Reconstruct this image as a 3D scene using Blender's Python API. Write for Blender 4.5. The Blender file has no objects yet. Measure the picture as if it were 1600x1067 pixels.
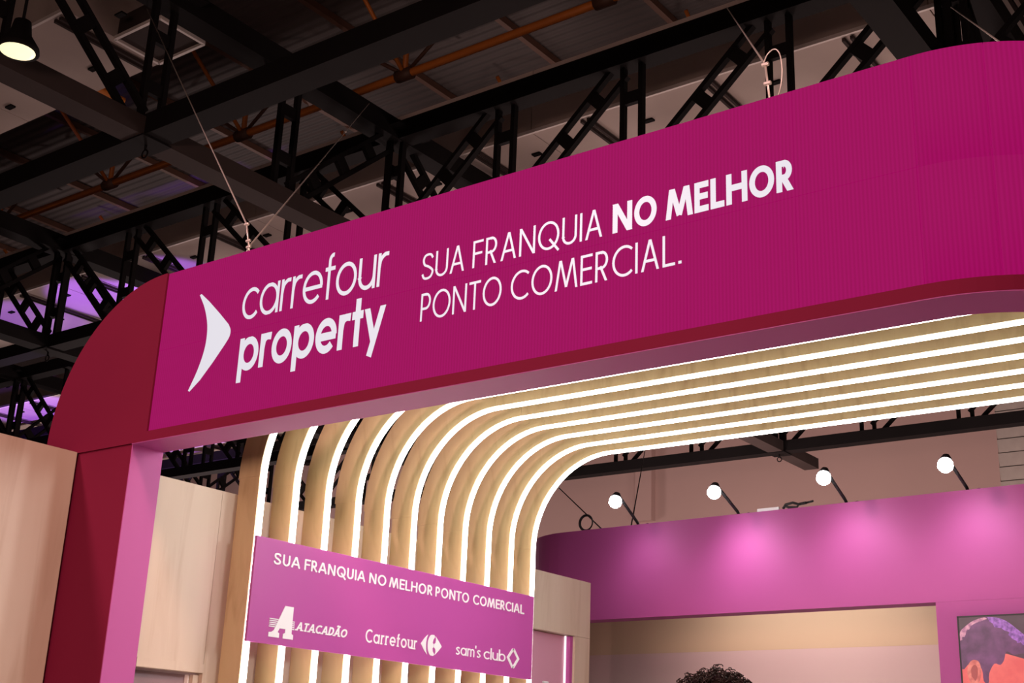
import bpy, bmesh, math, random
from mathutils import Vector, Matrix
random.seed(7)
PI = math.pi
scene = bpy.context.scene
col = scene.collection

# ------------------------------------------------------------------ camera
YAW, PITCH, ROLL, FPX = -0.649609, 0.325829, 0.0408432, 1997.95
fwd = Vector((math.sin(YAW)*math.cos(PITCH), math.cos(YAW)*math.cos(PITCH), math.sin(PITCH)))
rgt = Vector((math.cos(YAW), -math.sin(YAW), 0)); up = rgt.cross(fwd)
r2 = math.cos(ROLL)*rgt + math.sin(ROLL)*up
u2 = -math.sin(ROLL)*rgt + math.cos(ROLL)*up
cam = bpy.data.objects.new('camera', bpy.data.cameras.new('camera')); col.objects.link(cam)
cam.matrix_world = Matrix(((r2.x, u2.x, -fwd.x, 0), (r2.y, u2.y, -fwd.y, -4.61757), (r2.z, u2.z, -fwd.z, 1.6), (0, 0, 0, 1)))
cam.data.sensor_width = 36; cam.data.lens = 36*FPX/1600; cam.data.clip_end = 300
scene.camera = cam
scene.view_settings.view_transform = 'Standard'; scene.view_settings.look = 'None'
scene.view_settings.gamma = 1; scene.view_settings.use_curve_mapping = False
scene.view_settings.exposure = 0.0

# ------------------------------------------------------------------ world and lights
w = bpy.data.worlds.new('hall_air'); scene.world = w; w.use_nodes = True
w.node_tree.nodes['Background'].inputs[0].default_value = (1.0, 0.72, 0.62, 1)
w.node_tree.nodes['Background'].inputs[1].default_value = 0.02
def lamp(name, typ, loc, aim, energy, color, size=0.5, angle=None, blend=0.5, size_y=None):
    d = bpy.data.lights.new(name, typ); d.energy = energy; d.color = color
    if typ == 'AREA':
        d.size = size
        if size_y: d.shape = 'RECTANGLE'; d.size_y = size_y
    else: d.shadow_soft_size = size
    if typ == 'SPOT': d.spot_size = angle; d.spot_blend = blend
    o = bpy.data.objects.new(name, d); col.objects.link(o); o.location = loc
    o.rotation_euler = (Vector(aim)-Vector(loc)).to_track_quat('-Z', 'Y').to_euler()
    return o
# hall lamps over the aisle in front of the stand, warm
lamp('aisle_light', 'SPOT', (-9.5, -8.5, 9.3), (-5.0, 0, 3.8), 3000, (1.0, 0.60, 0.60), 0.5, 1.0, 0.8)
lamp('aisle_light', 'SPOT', (4.5, -2.6, 8.0), (-6.9, -1.6, 2.4), 2400, (1.0, 0.58, 0.48), 0.5, 0.8, 0.8)
# unseen area light added to brighten the portal front and first rib
lamp('front_fill', 'AREA', (-1.5, -11.0, 2.6), (-5.5, 0, 1.6), 850, (1.0, 0.62, 0.52), 5.0, None, 0.5, 2.2)
# unseen spots added to brighten the purple sign and the side wall
lamp('sign_fill_spot', 'SPOT', (-1.3, 1.5, 3.8), (-6.2, 1.9, 2.2), 330, (1.0, 0.94, 0.93), 0.3, 1.25, 0.9)
lamp('sign_fill_spot', 'SPOT', (-1.3, 3.3, 3.8), (-6.2, 1.6, 2.4), 270, (1.0, 0.94, 0.93), 0.3, 1.25, 0.9)
# unseen point lights added as fill for the far wall and roof
lamp('hall_fill', 'POINT', (-16, 22.0, 4.5), (0, 0, 0), 1900, (1.0, 0.72, 0.66), 1.5)
lamp('hall_fill', 'POINT', (-6, 21.0, 4.5), (0, 0, 0), 1350, (1.0, 0.72, 0.66), 1.5)
lamp('hall_fill', 'POINT', (-8.5, 14.0, 3.5), (0, 0, 0), 420, (1.0, 0.70, 0.62), 1.5)
lamp('hall_fill', 'POINT', (-16, 9.0, 2.5), (0, 0, 0), 140, (1.0, 0.74, 0.7), 1.2)
# violet stage lights of a stand on the left, thrown up at the roof
for vx, vy, tx, ty, en, an in ((-22.8, 12.2, -23.7, 13.2, 3800, 0.36), (-25.4, 12.4, -26.3, 13.2, 5200, 0.36), (-28.4, 12.6, -29.3, 13.2, 2600, 0.36),
                               (-36.0, 17.4, -37.4, 19.0, 5500, 0.55), (-36.0, 23.6, -36.6, 25.2, 7000, 0.6)):
    lamp('violet_spot', 'SPOT', (vx, vy, 4.0), (tx, ty, 12.45), en, (0.42, 0.14, 1.0), 0.15, an, 0.35)
lamp('violet_spot', 'SPOT', (-24.0, 9.9, 3.0), (-24.4, 9.95, 9.7), 900, (0.42, 0.26, 1.0), 0.1, 0.28, 0.5)
lamp('hall_fill', 'POINT', (-33, 21.5, 4.0), (0, 0, 0), 2600, (1.0, 0.76, 0.72), 1.5)  # one more added fill, lifting the girders at far left

# ------------------------------------------------------------------ materials
def mat(name, color, rough=0.6, metal=0.0, emit=None, strength=1.0, noise=0.0, nscale=3.0, bump=0.0, bscale=40.0):
    m = bpy.data.materials.new(name); m.use_nodes = True
    nt = m.node_tree; b = nt.nodes['Principled BSDF']
    b.inputs['Base Color'].default_value = (*color, 1); b.inputs['Roughness'].default_value = rough
    b.inputs['Metallic'].default_value = metal
    if emit: b.inputs['Emission Color'].default_value = (*emit, 1); b.inputs['Emission Strength'].default_value = strength
    tc = nt.nodes.new('ShaderNodeTexCoord')
    if noise:
        n = nt.nodes.new('ShaderNodeTexNoise'); n.inputs['Scale'].default_value = nscale; n.inputs['Detail'].default_value = 5
        nt.links.new(tc.outputs['Object'], n.inputs['Vector'])
        mx = nt.nodes.new('ShaderNodeMix'); mx.data_type = 'RGBA'
        mx.inputs[6].default_value = (*[c*(1-noise) for c in color], 1); mx.inputs[7].default_value = (*[min(1, c*(1+noise)) for c in color], 1)
        nt.links.new(n.outputs['Fac'], mx.inputs[0]); nt.links.new(mx.outputs[2], b.inputs['Base Color'])
    if bump:
        n = nt.nodes.new('ShaderNodeTexNoise'); n.inputs['Scale'].default_value = bscale
        nt.links.new(tc.outputs['Object'], n.inputs['Vector'])
        bp = nt.nodes.new('ShaderNodeBump'); bp.inputs['Strength'].default_value = bump; bp.inputs['Distance'].default_value = 0.01
        nt.links.new(n.outputs['Fac'], bp.inputs['Height']); nt.links.new(bp.outputs['Normal'], b.inputs['Normal'])
    return m
def wood(name, c0, c1, c2, scale=(5.0, 5.0, 0.35), rough=0.5):
    """pale laminate with soft grain stretched along one axis"""
    m = bpy.data.materials.new(name); m.use_nodes = True
    nt = m.node_tree; b = nt.nodes['Principled BSDF']; b.inputs['Roughness'].default_value = rough
    tc = nt.nodes.new('ShaderNodeTexCoord'); mp = nt.nodes.new('ShaderNodeMapping'); mp.inputs['Scale'].default_value = scale
    nt.links.new(tc.outputs['Object'], mp.inputs['Vector'])
    n1 = nt.nodes.new('ShaderNodeTexNoise'); n1.inputs['Scale'].default_value = 1.0; n1.inputs['Detail'].default_value = 4; n1.inputs['Distortion'].default_value = 0.4
    n2 = nt.nodes.new('ShaderNodeTexNoise'); n2.inputs['Scale'].default_value = 2.6; n2.inputs['Detail'].default_value = 6; n2.inputs['Distortion'].default_value = 0.8
    nt.links.new(mp.outputs['Vector'], n1.inputs['Vector']); nt.links.new(mp.outputs['Vector'], n2.inputs['Vector'])
    r1 = nt.nodes.new('ShaderNodeValToRGB'); r1.color_ramp.elements[0].position = 0.3; r1.color_ramp.elements[1].position = 0.7
    r1.color_ramp.elements[0].color = (*c1, 1); r1.color_ramp.elements[1].color = (*c0, 1)
    r2_ = nt.nodes.new('ShaderNodeValToRGB'); r2_.color_ramp.elements[0].position = 0.5; r2_.color_ramp.elements[1].position = 0.78
    r2_.color_ramp.elements[0].color = (0, 0, 0, 1); r2_.color_ramp.elements[1].color = (0.75, 0.75, 0.75, 1)
    nt.links.new(n1.outputs['Fac'], r1.inputs[0]); nt.links.new(n2.outputs['Fac'], r2_.inputs[0])
    mx = nt.nodes.new('ShaderNodeMix'); mx.data_type = 'RGBA'; mx.inputs[7].default_value = (*c2, 1)
    nt.links.new(r2_.outputs['Color'], mx.inputs[0]); nt.links.new(r1.outputs['Color'], mx.inputs[6])
    nt.links.new(mx.outputs[2], b.inputs['Base Color'])
    return m
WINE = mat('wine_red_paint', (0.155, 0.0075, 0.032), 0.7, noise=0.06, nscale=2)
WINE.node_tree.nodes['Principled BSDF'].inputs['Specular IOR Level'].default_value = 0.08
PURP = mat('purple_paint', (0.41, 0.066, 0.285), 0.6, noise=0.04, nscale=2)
SIGNP = mat('sign_purple', (0.41, 0.066, 0.31), 0.4, noise=0.03, nscale=2)
WOODV = wood('oak_laminate_upright', (0.58, 0.485, 0.39), (0.52, 0.41, 0.315), (0.41, 0.29, 0.205), (3.2, 3.2, 0.30))
WOODR = wood('oak_laminate_rib', (0.60, 0.46, 0.26), (0.53, 0.39, 0.21), (0.40, 0.27, 0.14), (4.0, 4.0, 0.9))
WHITE = mat('white_vinyl', (0.80, 0.80, 0.84), 0.4)
STRIP = mat('led_line', (0.9, 0.9, 0.85), 0.4, emit=(1.0, 0.965, 0.87), strength=11.0)
STRIP2 = mat('thin_led_line', (0.9, 0.9, 0.9), 0.4, emit=(1.0, 0.92, 0.94), strength=1.0)
BLACK = mat('black_steel', (0.0075, 0.0065, 0.007), 0.55, noise=0.3, nscale=1.5)
GREYB = mat('dull_steel', (0.05, 0.038, 0.036), 0.5, noise=0.2, nscale=1.5)
ORANGE = mat('orange_pipe_paint', (0.55, 0.16, 0.02), 0.5, noise=0.25, nscale=2)
RUST = mat('rusty_purlin', (0.09, 0.040, 0.024), 0.6, noise=0.3, nscale=2)
PLASTER = mat('stained_white_plaster', (0.50, 0.42, 0.38), 0.8, noise=0.25, nscale=0.6, bump=0.2, bscale=6)
EDGE = mat('white_edge_angle', (0.8, 0.74, 0.7), 0.6)
DARK = mat('dark_gap', (0.01, 0.008, 0.01), 0.7)
HALLW = mat('hall_wall_plaster', (0.42, 0.29, 0.265), 0.85, noise=0.08, nscale=0.4)
SLATM = mat('weathered_cladding', (0.36, 0.32, 0.29), 0.7, noise=0.25, nscale=3)
CABLE = mat('steel_cable', (0.75, 0.68, 0.62), 0.35, metal=0.6)
RUBBER = mat('black_rubber', (0.02, 0.02, 0.022), 0.5)
LIGHTH = mat('flood_bulb', (1, 1, 1), 0.3, emit=(1.0, 0.98, 0.97), strength=30.0)
BAYL = mat('bay_lamp_glass', (1, 1, 1), 0.3, emit=(1.0, 0.88, 0.50), strength=1.15)
GLASSY = mat('pink_door_film', (0.62, 0.30, 0.42), 0.12)
SMOKE = mat('smoked_pane', (0.30, 0.22, 0.24), 0.12)
BEIGE = mat('beige_panel', (0.58, 0.42, 0.28), 0.6, noise=0.04, nscale=1)
PINKW = mat('pale_pink_wall', (0.60, 0.43, 0.42), 0.5, noise=0.04, nscale=1)
FLOORM = mat('grey_carpet', (0.16, 0.14, 0.14), 0.9, noise=0.2, nscale=20)

def led_mat():
    m = mat('magenta_led_pixels', (0.006, 0.004, 0.006), 0.9)
    nt = m.node_tree; b = nt.nodes['Principled BSDF']
    tc = nt.nodes.new('ShaderNodeTexCoord')
    wv = nt.nodes.new('ShaderNodeTexWave'); wv.bands_direction = 'X'; wv.inputs['Scale'].default_value = 18.0; wv.inputs['Distortion'].default_value = 0.3
    nt.links.new(tc.outputs['Object'], wv.inputs['Vector'])
    mx = nt.nodes.new('ShaderNodeMix'); mx.data_type = 'RGBA'
    mx.inputs[6].default_value = (0.315, 0.0015, 0.094, 1); mx.inputs[7].default_value = (0.355, 0.002, 0.112, 1)
    nt.links.new(wv.outputs['Fac'], mx.inputs[0]); nt.links.new(mx.outputs[2], b.inputs['Emission Color'])
    b.inputs['Emission Strength'].default_value = 1.0; b.inputs['Specular IOR Level'].default_value = 0.12
    return m
LED = led_mat()
LEDW = mat('white_led_pixels', (0.05, 0.05, 0.05), 0.4, emit=(0.70, 0.70, 0.77), strength=1.0)
def deck_mat():
    m = mat('corrugated_deck', (0.20, 0.165, 0.155), 0.7)
    nt = m.node_tree; b = nt.nodes['Principled BSDF']
    tc = nt.nodes.new('ShaderNodeTexCoord')
    wv = nt.nodes.new('ShaderNodeTexWave'); wv.bands_direction = 'Y'; wv.inputs['Scale'].default_value = 1.3
    ns = nt.nodes.new('ShaderNodeTexNoise'); ns.inputs['Scale'].default_value = 0.5
    nt.links.new(tc.outputs['Object'], wv.inputs['Vector']); nt.links.new(tc.outputs['Object'], ns.inputs['Vector'])
    mx = nt.nodes.new('ShaderNodeMix'); mx.data_type = 'RGBA'; mx.inputs[6].default_value = (0.028, 0.021, 0.020, 1); mx.inputs[7].default_value = (0.062, 0.049, 0.046, 1)
    nt.links.new(ns.outputs['Fac'], mx.inputs[0]); nt.links.new(mx.outputs[2], b.inputs['Base Color'])
    bp = nt.nodes.new('ShaderNodeBump'); bp.inputs['Strength'].default_value = 0.6; bp.inputs['Distance'].default_value = 0.06
    nt.links.new(wv.outputs['Fac'], bp.inputs['Height']); nt.links.new(bp.outputs['Normal'], b.inputs['Normal'])
    return m
DECK = deck_mat()
for m_ in (BLACK, GREYB): m_.node_tree.nodes['Principled BSDF'].inputs['Specular IOR Level'].default_value = 0.12; m_.node_tree.nodes['Principled BSDF'].inputs['Roughness'].default_value = 0.8

# ------------------------------------------------------------------ helpers
class MB:
    """collects verts and faces for one mesh"""
    def __init__(s): s.v = []; s.f = []
    def add(s, vs, fs):
        o = len(s.v); s.v += [tuple(v) for v in vs]; s.f += [tuple(i+o for i in f) for f in fs]; return s
    def box(s, a, b):
        (x0, y0, z0), (x1, y1, z1) = a, b
        return s.add([(x0,y0,z0),(x1,y0,z0),(x1,y1,z0),(x0,y1,z0),(x0,y0,z1),(x1,y0,z1),(x1,y1,z1),(x0,y1,z1)],
                     [(0,3,2,1),(4,5,6,7),(0,1,5,4),(1,2,6,5),(2,3,7,6),(3,0,4,7)])
    def bar(s, p, q, wd, ht, side=None):
        """rectangular bar from p to q; wd across 'side', ht across the third axis"""
        p, q = Vector(p), Vector(q); d = (q-p).normalized()
        sd = Vector(side) if side else (Vector((0,0,1)).cross(d) if abs(d.z) < 0.95 else Vector((1,0,0)))
        sd = (sd - d*sd.dot(d)).normalized(); t = d.cross(sd)
        r = [p+sd*a*wd/2+t*b*ht/2 for a, b in ((-1,-1),(1,-1),(1,1),(-1,1))]
        r += [v+(q-p) for v in r]
        return s.add(r, [(0,1,2,3),(7,6,5,4),(0,4,5,1),(1,5,6,2),(2,6,7,3),(3,7,4,0)])
    def tube(s, pts, r, n=6, closed=False):
        pts = [Vector(p) for p in pts]; m = len(pts); rings = []; nrm = None
        for i, p in enumerate(pts):
            a = pts[i-1] if (i or closed) else p; b = pts[(i+1) % m] if (i < m-1 or closed) else p
            d = (b-a).normalized()
            if nrm is None: nrm = d.orthogonal().normalized()
            nrm = (nrm - d*nrm.dot(d)).normalized(); bn = d.cross(nrm)
            rings.append([p + (nrm*math.cos(2*PI*k/n) + bn*math.sin(2*PI*k/n))*(r[i] if isinstance(r, (list, tuple)) else r) for k in range(n)])
        vs = [v for rg in rings for v in rg]; fs = []
        for i in range(m if closed else m-1):
            j = (i+1) % m
            for k in range(n): fs.append((i*n+k, i*n+(k+1) % n, j*n+(k+1) % n, j*n+k))
        if not closed: fs += [tuple(range(n-1, -1, -1)), tuple((m-1)*n+k for k in range(n))]
        return s.add(vs, fs)
    def prism(s, poly, axis, a, b):
        """extrude a 2-D polygon; axis 'Y' -> poly is (x,z), 'X' -> (y,z), 'Z' -> (x,y)"""
        f = {'Y': lambda p, t: (p[0], t, p[1]), 'X': lambda p, t: (t, p[0], p[1]), 'Z': lambda p, t: (p[0], p[1], t)}[axis]
        n = len(poly); vs = [f(p, a) for p in poly]+[f(p, b) for p in poly]
        return s.add(vs, [tuple(range(n)), tuple(range(2*n-1, n-1, -1))]+[(i, i+n, (i+1) % n+n, (i+1) % n) for i in range(n)])
    def lathe(s, prof, n=20, M=None):
        vs = []; fs = []
        for r, z in prof:
            for k in range(n):
                v = Vector((r*math.cos(2*PI*k/n), r*math.sin(2*PI*k/n), z)); vs.append(M @ v if M else v)
        for i in range(len(prof)-1):
            for k in range(n): fs.append((i*n+k, i*n+(k+1) % n, (i+1)*n+(k+1) % n, (i+1)*n+k))
        fs += [tuple(range(n-1, -1, -1)), tuple((len(prof)-1)*n+k for k in range(n))]
        return s.add(vs, fs)
    def mesh(s, name, m, smooth=False):
        me = bpy.data.meshes.new(name); me.from_pydata(s.v, [], s.f); me.materials.append(m)
        bm = bmesh.new(); bm.from_mesh(me); bmesh.ops.recalc_face_normals(bm, faces=bm.faces); bm.to_mesh(me); bm.free()
        if smooth: me.polygons.foreach_set('use_smooth', [True]*len(me.polygons))
        return me
    def build(s, name, m, parent=None, smooth=False, bevel=0):
        o = put(name, s.mesh(name, m, smooth), parent)
        if bevel:
            b = o.modifiers.new('bevel', 'BEVEL'); b.width = bevel; b.segments = 2; b.limit_method = 'ANGLE'
        return o
def put(name, me, parent=None, loc=None, rot=None):
    o = bpy.data.objects.new(name, me); col.objects.link(o); o.parent = parent
    if loc is not None: o.location = loc
    if rot is not None: o.rotation_euler = rot
    return o
def tag(o, label=None, cat=None, group=None, kind=None):
    if label: o['label'] = label
    if cat: o['category'] = cat
    if group: o['group'] = group
    if kind: o['kind'] = kind
    return o
def thing(name, label, cat, loc=(0,0,0), rotz=0.0, group=None):
    o = bpy.data.objects.new(name, None); col.objects.link(o); o.location = loc; o.rotation_euler = (0, 0, rotz); o.empty_display_size = 0.1
    return tag(o, label, cat, group)
def structure(o, label=None): return tag(o, label, None, None, 'structure')
ORD = ['first','second','third','fourth','fifth','sixth','seventh','eighth','ninth','tenth','eleventh','twelfth']

# ------------------------------------------------------------------ stroke lettering
def spl(pts, n=8):
    P = [Vector((*p, 0)) for p in pts]; P = [2*P[0]-P[1]]+P+[2*P[-1]-P[-2]]; out = []
    for i in range(1, len(P)-2):
        a, b, c, d = P[i-1:i+3]
        for k in range(n):
            t = k/n; q = 0.5*(2*b+(c-a)*t+(2*a-5*b+4*c-d)*t*t+(3*b-a-3*c+d)*t**3); out.append((q.x, q.y))
    return out+[tuple(pts[-1])]
def arc(cx, cy, rx, ry, a0, a1, n=22):
    return [(cx+rx*math.cos(math.radians(a0+(a1-a0)*i/n)), cy+ry*math.sin(math.radians(a0+(a1-a0)*i/n))) for i in range(n+1)]
def glyph(c, w, serif=False, ext=0.12):
    """centre-line strokes of a letter (cap height or x-height = 1) and its width; strokes past 0..1 are trimmed flat"""
    h = w/2; E_ = ext; S = []; sf = []
    if c == 'S': W = .50+w; S = [spl([(W-h-.02,.80),(W*.74,1-h-.03),(W*.5,1-h),(W*.24,1-h-.04),(h+.03,.76),(W*.24,.58),(W*.55,.49),(W-h-.04,.36),(W-h,.25),(W*.78,h+.05),(W*.48,h),(W*.22,h+.04),(h,.23)])]
    elif c == 'U': W = .52+w; r = (W-w)/2; S = [[(h,1+E_),(h,h+r)]+arc(W/2,h+r,r,r,180,360)+[(W-h,1+E_)]]
    elif c in 'AÃ':
        W = .62+w; S = [[(h*.6-.03*E_,-E_),(W/2,1.0+.02)],[(W-h*.6+.03*E_,-E_),(W/2,1.02)],[(W*.22,.32),(W*.78,.32)]]; sf = [(h*.6,0),(W-h*.6,0)]
        if c == 'Ã': S.append(spl([(W*.2,1.14),(W*.38,1.24),(W*.6,1.13),(W*.8,1.23)]))
    elif c == 'F': W = .42+h; S = [[(h,-E_),(h,1+E_)],[(h,1-h),(W,1-h)],[(h,.52),(W*.92,.52)]]
    elif c == 'E': W = .44+h; S = [[(h,-E_),(h,1+E_)],[(h,1-h),(W,1-h)],[(h,.52),(W*.95,.52)],[(h,h),(W,h)]]
    elif c == 'L': W = .42+h; S = [[(h,-E_),(h,1+E_)],[(h,h),(W,h)]]
    elif c == 'H': W = .58+w; S = [[(h,-E_),(h,1+E_)],[(W-h,-E_),(W-h,1+E_)],[(h,.53),(W-h,.53)]]
    elif c == 'I': W = w; S = [[(h,-E_),(h,1+E_)]]; sf = [(h,0),(h,1)]
    elif c == 'T': W = .52+h; S = [[(W/2,-E_),(W/2,1+E_)],[(0,1-h),(W,1-h)]]; sf = [(W/2,0)]
    elif c == 'N': W = .60+w; S = [[(h,-E_),(h,1+E_)],[(W-h,-E_),(W-h,1+E_)],[(h-.06,1.1),(W-h+.06,-.1)]]
    elif c == 'M': W = .84+w; S = [[(h-.03,-E_),(W*.22,1.05)],[(W*.20,1.1),(W*.5,.08)],[(W*.8,1.1),(W*.5,.08)],[(W-h+.03,-E_),(W*.78,1.05)]]
    elif c in 'RPD' :
        W = .46+h
        if c == 'D': W = .62+h; S = [[(h,-E_),(h,1+E_)],[(h,1-h),(W*.4,1-h)]+arc(W*.4,.5,W*.6-h,.5-h,90,-90)+[(h,h)]]; sf = []
        else:
            ry = (1-h-.44)/2; cy = .44+ry; S = [[(h,-E_),(h,1+E_)],[(h,1-h),(W*.5,1-h)]+arc(W*.5,cy,W*.5-h,ry,90,-90)+[(h,.44)]]; sf = [(h,0)]
            if c == 'R': S.append([(W*.40,.50),(W-.01,-E_)]); W += .05
    elif c in 'OQ':
        W = .90; S = [arc(W/2,.5,W/2-h,.5-h+.01,0,360,36)]
        if c == 'Q': S.append([(W*.55,.36),(W*.98,-.10)])
    elif c == 'C': W = .78; S = [arc(.48,.5,.48-h,.5-h+.01,48,312,30)]
    elif c == '.': W = w*1.3; S = [[(0,w*.6),(W,w*.6)]]
    elif c == 'c': W = .86; S = [arc(.5,.5,.5-h,.5-h+.01,42,318,30)]
    elif c == 'o': W = 1.0; S = [arc(.5,.5,.5-h,.5-h+.01,0,360,36)]
    elif c == 'a': W = 1.02; S = [arc(.5,.5,.5-h,.5-h+.01,0,360,36),[(W-h,-E_),(W-h,1.0)]]
    elif c == 'e': W = 1.0; S = [arc(.5,.5,.5-h,.5-h+.01,-2,-320,32)[0:0]+arc(.5,.5,.5-h,.5-h+.01,0,318,34),[(h,.48),(1-h*.3,.48)]]
    elif c == 'r': W = .42+h; S = [[(h,-E_),(h,1.0)],spl([(h,.55),(h+.06,.80),(W*.62,.97-h*.6),(W,1-h)])]; sf = [(h,0)]
    elif c == 'u': W = .76+w*.4; r = (W-w)/2; S = [[(h,1.0),(h,h+r)]+arc(W/2,h+r,r,r,180,360),[(W-h,1.0),(W-h,-E_)]]; sf = [(h-.05,1),(W-h-.05,1),(W-h+.06,0)]
    elif c == 'n': W = .76+w*.4; r = (W-w)/2; S = [[(h,1.0),(h,-E_)],arc(W/2,1-h-r,r,r,180,0)+[(W-h,-E_)]]
    elif c == 'm': W = 1.15+w*.4; r = (W-w)/4; S = [[(h,1.0),(h,-E_)],arc(h+r,1-h-r,r,r,180,0)+[(W/2,-E_)],arc(W/2+r,1-h-r,r,r,180,0)+[(W-h,-E_)]]
    elif c == 'f': W = .48; S = [[(W*.40,-E_),(W*.40,1.18)]+arc(W*.40+.16,1.2,.16,.2-h+.02,180,80),[(0,1-h),(W,1-h)]]; sf = [(W*.40,0)]
    elif c == 't': W = .50; S = [[(W/2,-E_),(W/2,1.36)],[(0,1-h),(W,1-h)]]
    elif c == 'p': W = 1.02; S = [arc(.52,.5,.5-h,.5-h+.01,0,360,36),[(h,-.33),(h,1.0)]]
    elif c == 'y': W = .82+w*.4; S = [[(h*.7,1.05),(W*.50,.06)],[(W-h*.7,1.05),(W*.34,-.36)]]
    elif c == 'b': W = 1.0; S = [arc(.5,.5,.5-h,.5-h+.01,0,360,36),[(h,0),(h,1.5)]]
    elif c == 'l': W = w; S = [[(h,-E_),(h,1.5)]]
    elif c == 's': W = .70; S = [spl([(W-h-.02,.84),(W*.5,1-h),(h+.04,.74),(W*.5,.52),(W-h-.02,.27),(W*.48,h),(h,.18)])]
    elif c == "'": W = w*1.1; S = [[(W/2,1.5),(W/2,1.12)]]
    elif c == ' ': W = .36
    else: W = .5
    if ext < 0:                                         # round-ended strokes stay inside the letter height
        def clip(st):
            if len(st) != 2 or st[0][1] == st[1][1] or c == 'Q': return st
            (x0, y0), (x1, y1) = st; g = lambda y: (x0+(x1-x0)*(y-y0)/(y1-y0), y)
            return [g(min(max(y0, h), 1-h)), g(min(max(y1, h), 1-h))]
        S = [clip(st) for st in S]
    if serif:
        for x, y in sf:
            yy = y+w*.24*(1 if y < .5 else -1); S.append([(x-w*.95,yy),(x+w*.95,yy)])
    return S, W
NOCLIP_LOW = {'p', 'y', 'Q'}; NOCLIP_HIGH = {'f', 't', 'b', 'l', "'", 'Ã'}
def ribbon(pts, w):
    """flat ribbon outline quads of a poly-line"""
    n = len(pts); closed = n > 3 and (Vector(pts[0])-Vector(pts[-1])).length < 1e-5
    if closed: pts = pts[:-1]; n -= 1
    L = []; R = []
    for i in range(n):
        p = Vector(pts[i]); a = Vector(pts[i-1]) if (i or closed) else None; b = Vector(pts[(i+1) % n]) if (i < n-1 or closed) else None
        ds = [d.normalized() for d in ((p-a) if a else None, (b-p) if b else None) if d is not None]
        d = (ds[0]+ds[-1]); d = d.normalized() if d.length > 1e-6 else ds[0]
        nr = Vector((-d.y, d.x)); k = min(1.6, 1/max(.3, abs(nr.dot(Vector((-ds[0].y, ds[0].x))))))
        L.append(p+nr*w/2*k); R.append(p-nr*w/2*k)
    fs = [(i, (i+1) % n, n+(i+1) % n, n+i) for i in range(n if closed else n-1)]
    return [(*v, 0) for v in L]+[(*v, 0) for v in R], fs
def disc(mb, p, r, n=10): mb.add([(p[0]+r*math.cos(2*PI*k/n), p[1]+r*math.sin(2*PI*k/n), 0) for k in range(n)], [tuple(range(n))])
def text_mesh(name, m, text, x0, x1, size, w, frame, track=0.12, serif=False, shear=0.0, rounded=False, caps=None, thick=0.003):
    """lettering fitted between x0 and x1 (metres along the face), baseline 0; frame maps (x, y, depth) to local space"""
    bm = bmesh.new(); pen = 0.0; items = []
    for ch in text:
        sz = 1.0; wch = w
        if caps and ch in caps: sz = caps[ch]; wch = w/sz
        S, W = glyph(ch, wch, serif, -wch/2 if rounded else 0.12); items.append((pen, S, sz, wch, ch)); pen += W*sz+track
    pen -= track; sx = (x1-x0)/pen
    cnt = 0
    for px_, S, sz, wch, ch in items:
        for st in S:
            mbs = [MB()]; v, f = ribbon(st, wch); mbs[0].add(v, f)
            if rounded:
                for e in (st[0], st[-1]): mbs.append(MB()); disc(mbs[-1], e, wch/2, 12)
            for mb in mbs:
                cnt += 1; hgt = thick+0.00006*(cnt % 24)
                g = bmesh.new(); vs = [g.verts.new(q) for q in mb.v]
                for f in mb.f:
                    try: g.faces.new([vs[k] for k in f])
                    except ValueError: pass
                if not rounded:
                    for y, nz, keep in ((0, -1, NOCLIP_LOW), (1, 1, NOCLIP_HIGH)):
                        if ch not in keep and ch not in 'oceOCQs.S':
                            bmesh.ops.bisect_plane(g, geom=g.verts[:]+g.edges[:]+g.faces[:], plane_co=(0, y, 0), plane_no=(0, nz, 0), clear_outer=True)
                g.normal_update()
                bmesh.ops.reverse_faces(g, faces=[f for f in g.faces if f.normal.z < 0])
                ret = bmesh.ops.extrude_face_region(g, geom=g.faces[:])
                for e in ret['geom']:
                    if isinstance(e, bmesh.types.BMVert): e.co.z += hgt
                for q in g.verts:
                    x, y, z = q.co; y *= sz; x *= sz
                    q.co = frame(x0+(px_+x)*sx+shear*y*size, y*size, z)
                bmesh.ops.recalc_face_normals(g, faces=g.faces[:])
                tmp = bpy.data.meshes.new('t'); g.to_mesh(tmp); g.free(); bm.from_mesh(tmp); bpy.data.meshes.remove(tmp)
    me = bpy.data.meshes.new(name); bm.to_mesh(me); bm.free(); me.materials.append(m); return me

# ================================================================== HALL
Zl, Zu = 9.79, 12.0
structure(MB().box((-70, -25, -0.2), (25, 45, 0)).build('floor', FLOORM), 'grey carpeted hall floor')
structure(MB().box((-80, -25, 16.6), (25, 45, 16.8)).build('ceiling', DECK), 'dark corrugated metal roof deck high above the trusses')
wf = structure(MB().box((-70, 30, 0), (-9.7, 30.4, 16.6)).build('wall_far', HALLW), 'dusky pink plaster wall at the far end of the hall')
MB().box((-20.95, 29.75, 9.3), (-20.35, 30, 16.6)).build('pilaster', HALLW, wf)
wr = structure(MB().box((-9.7, 30.1, 0), (22, 30.5, 16.6)).build('wall_far_right', SLATM), 'grey weathered board cladding of the far hall wall')
me = MB().box((0, -0.08, 0.015), (8, 0.0, 0.37)).mesh('cladding_board', SLATM)
for i in range(22): put('cladding_board', me, wr, (-9.7, 30.1, 7.6+i*0.385), (0.12, 0, 0))
structure(MB().box((-70.4, -25, 0), (-70, 45, 16.6)).build('wall_far_left', HALLW), 'side wall of the hall')

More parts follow.
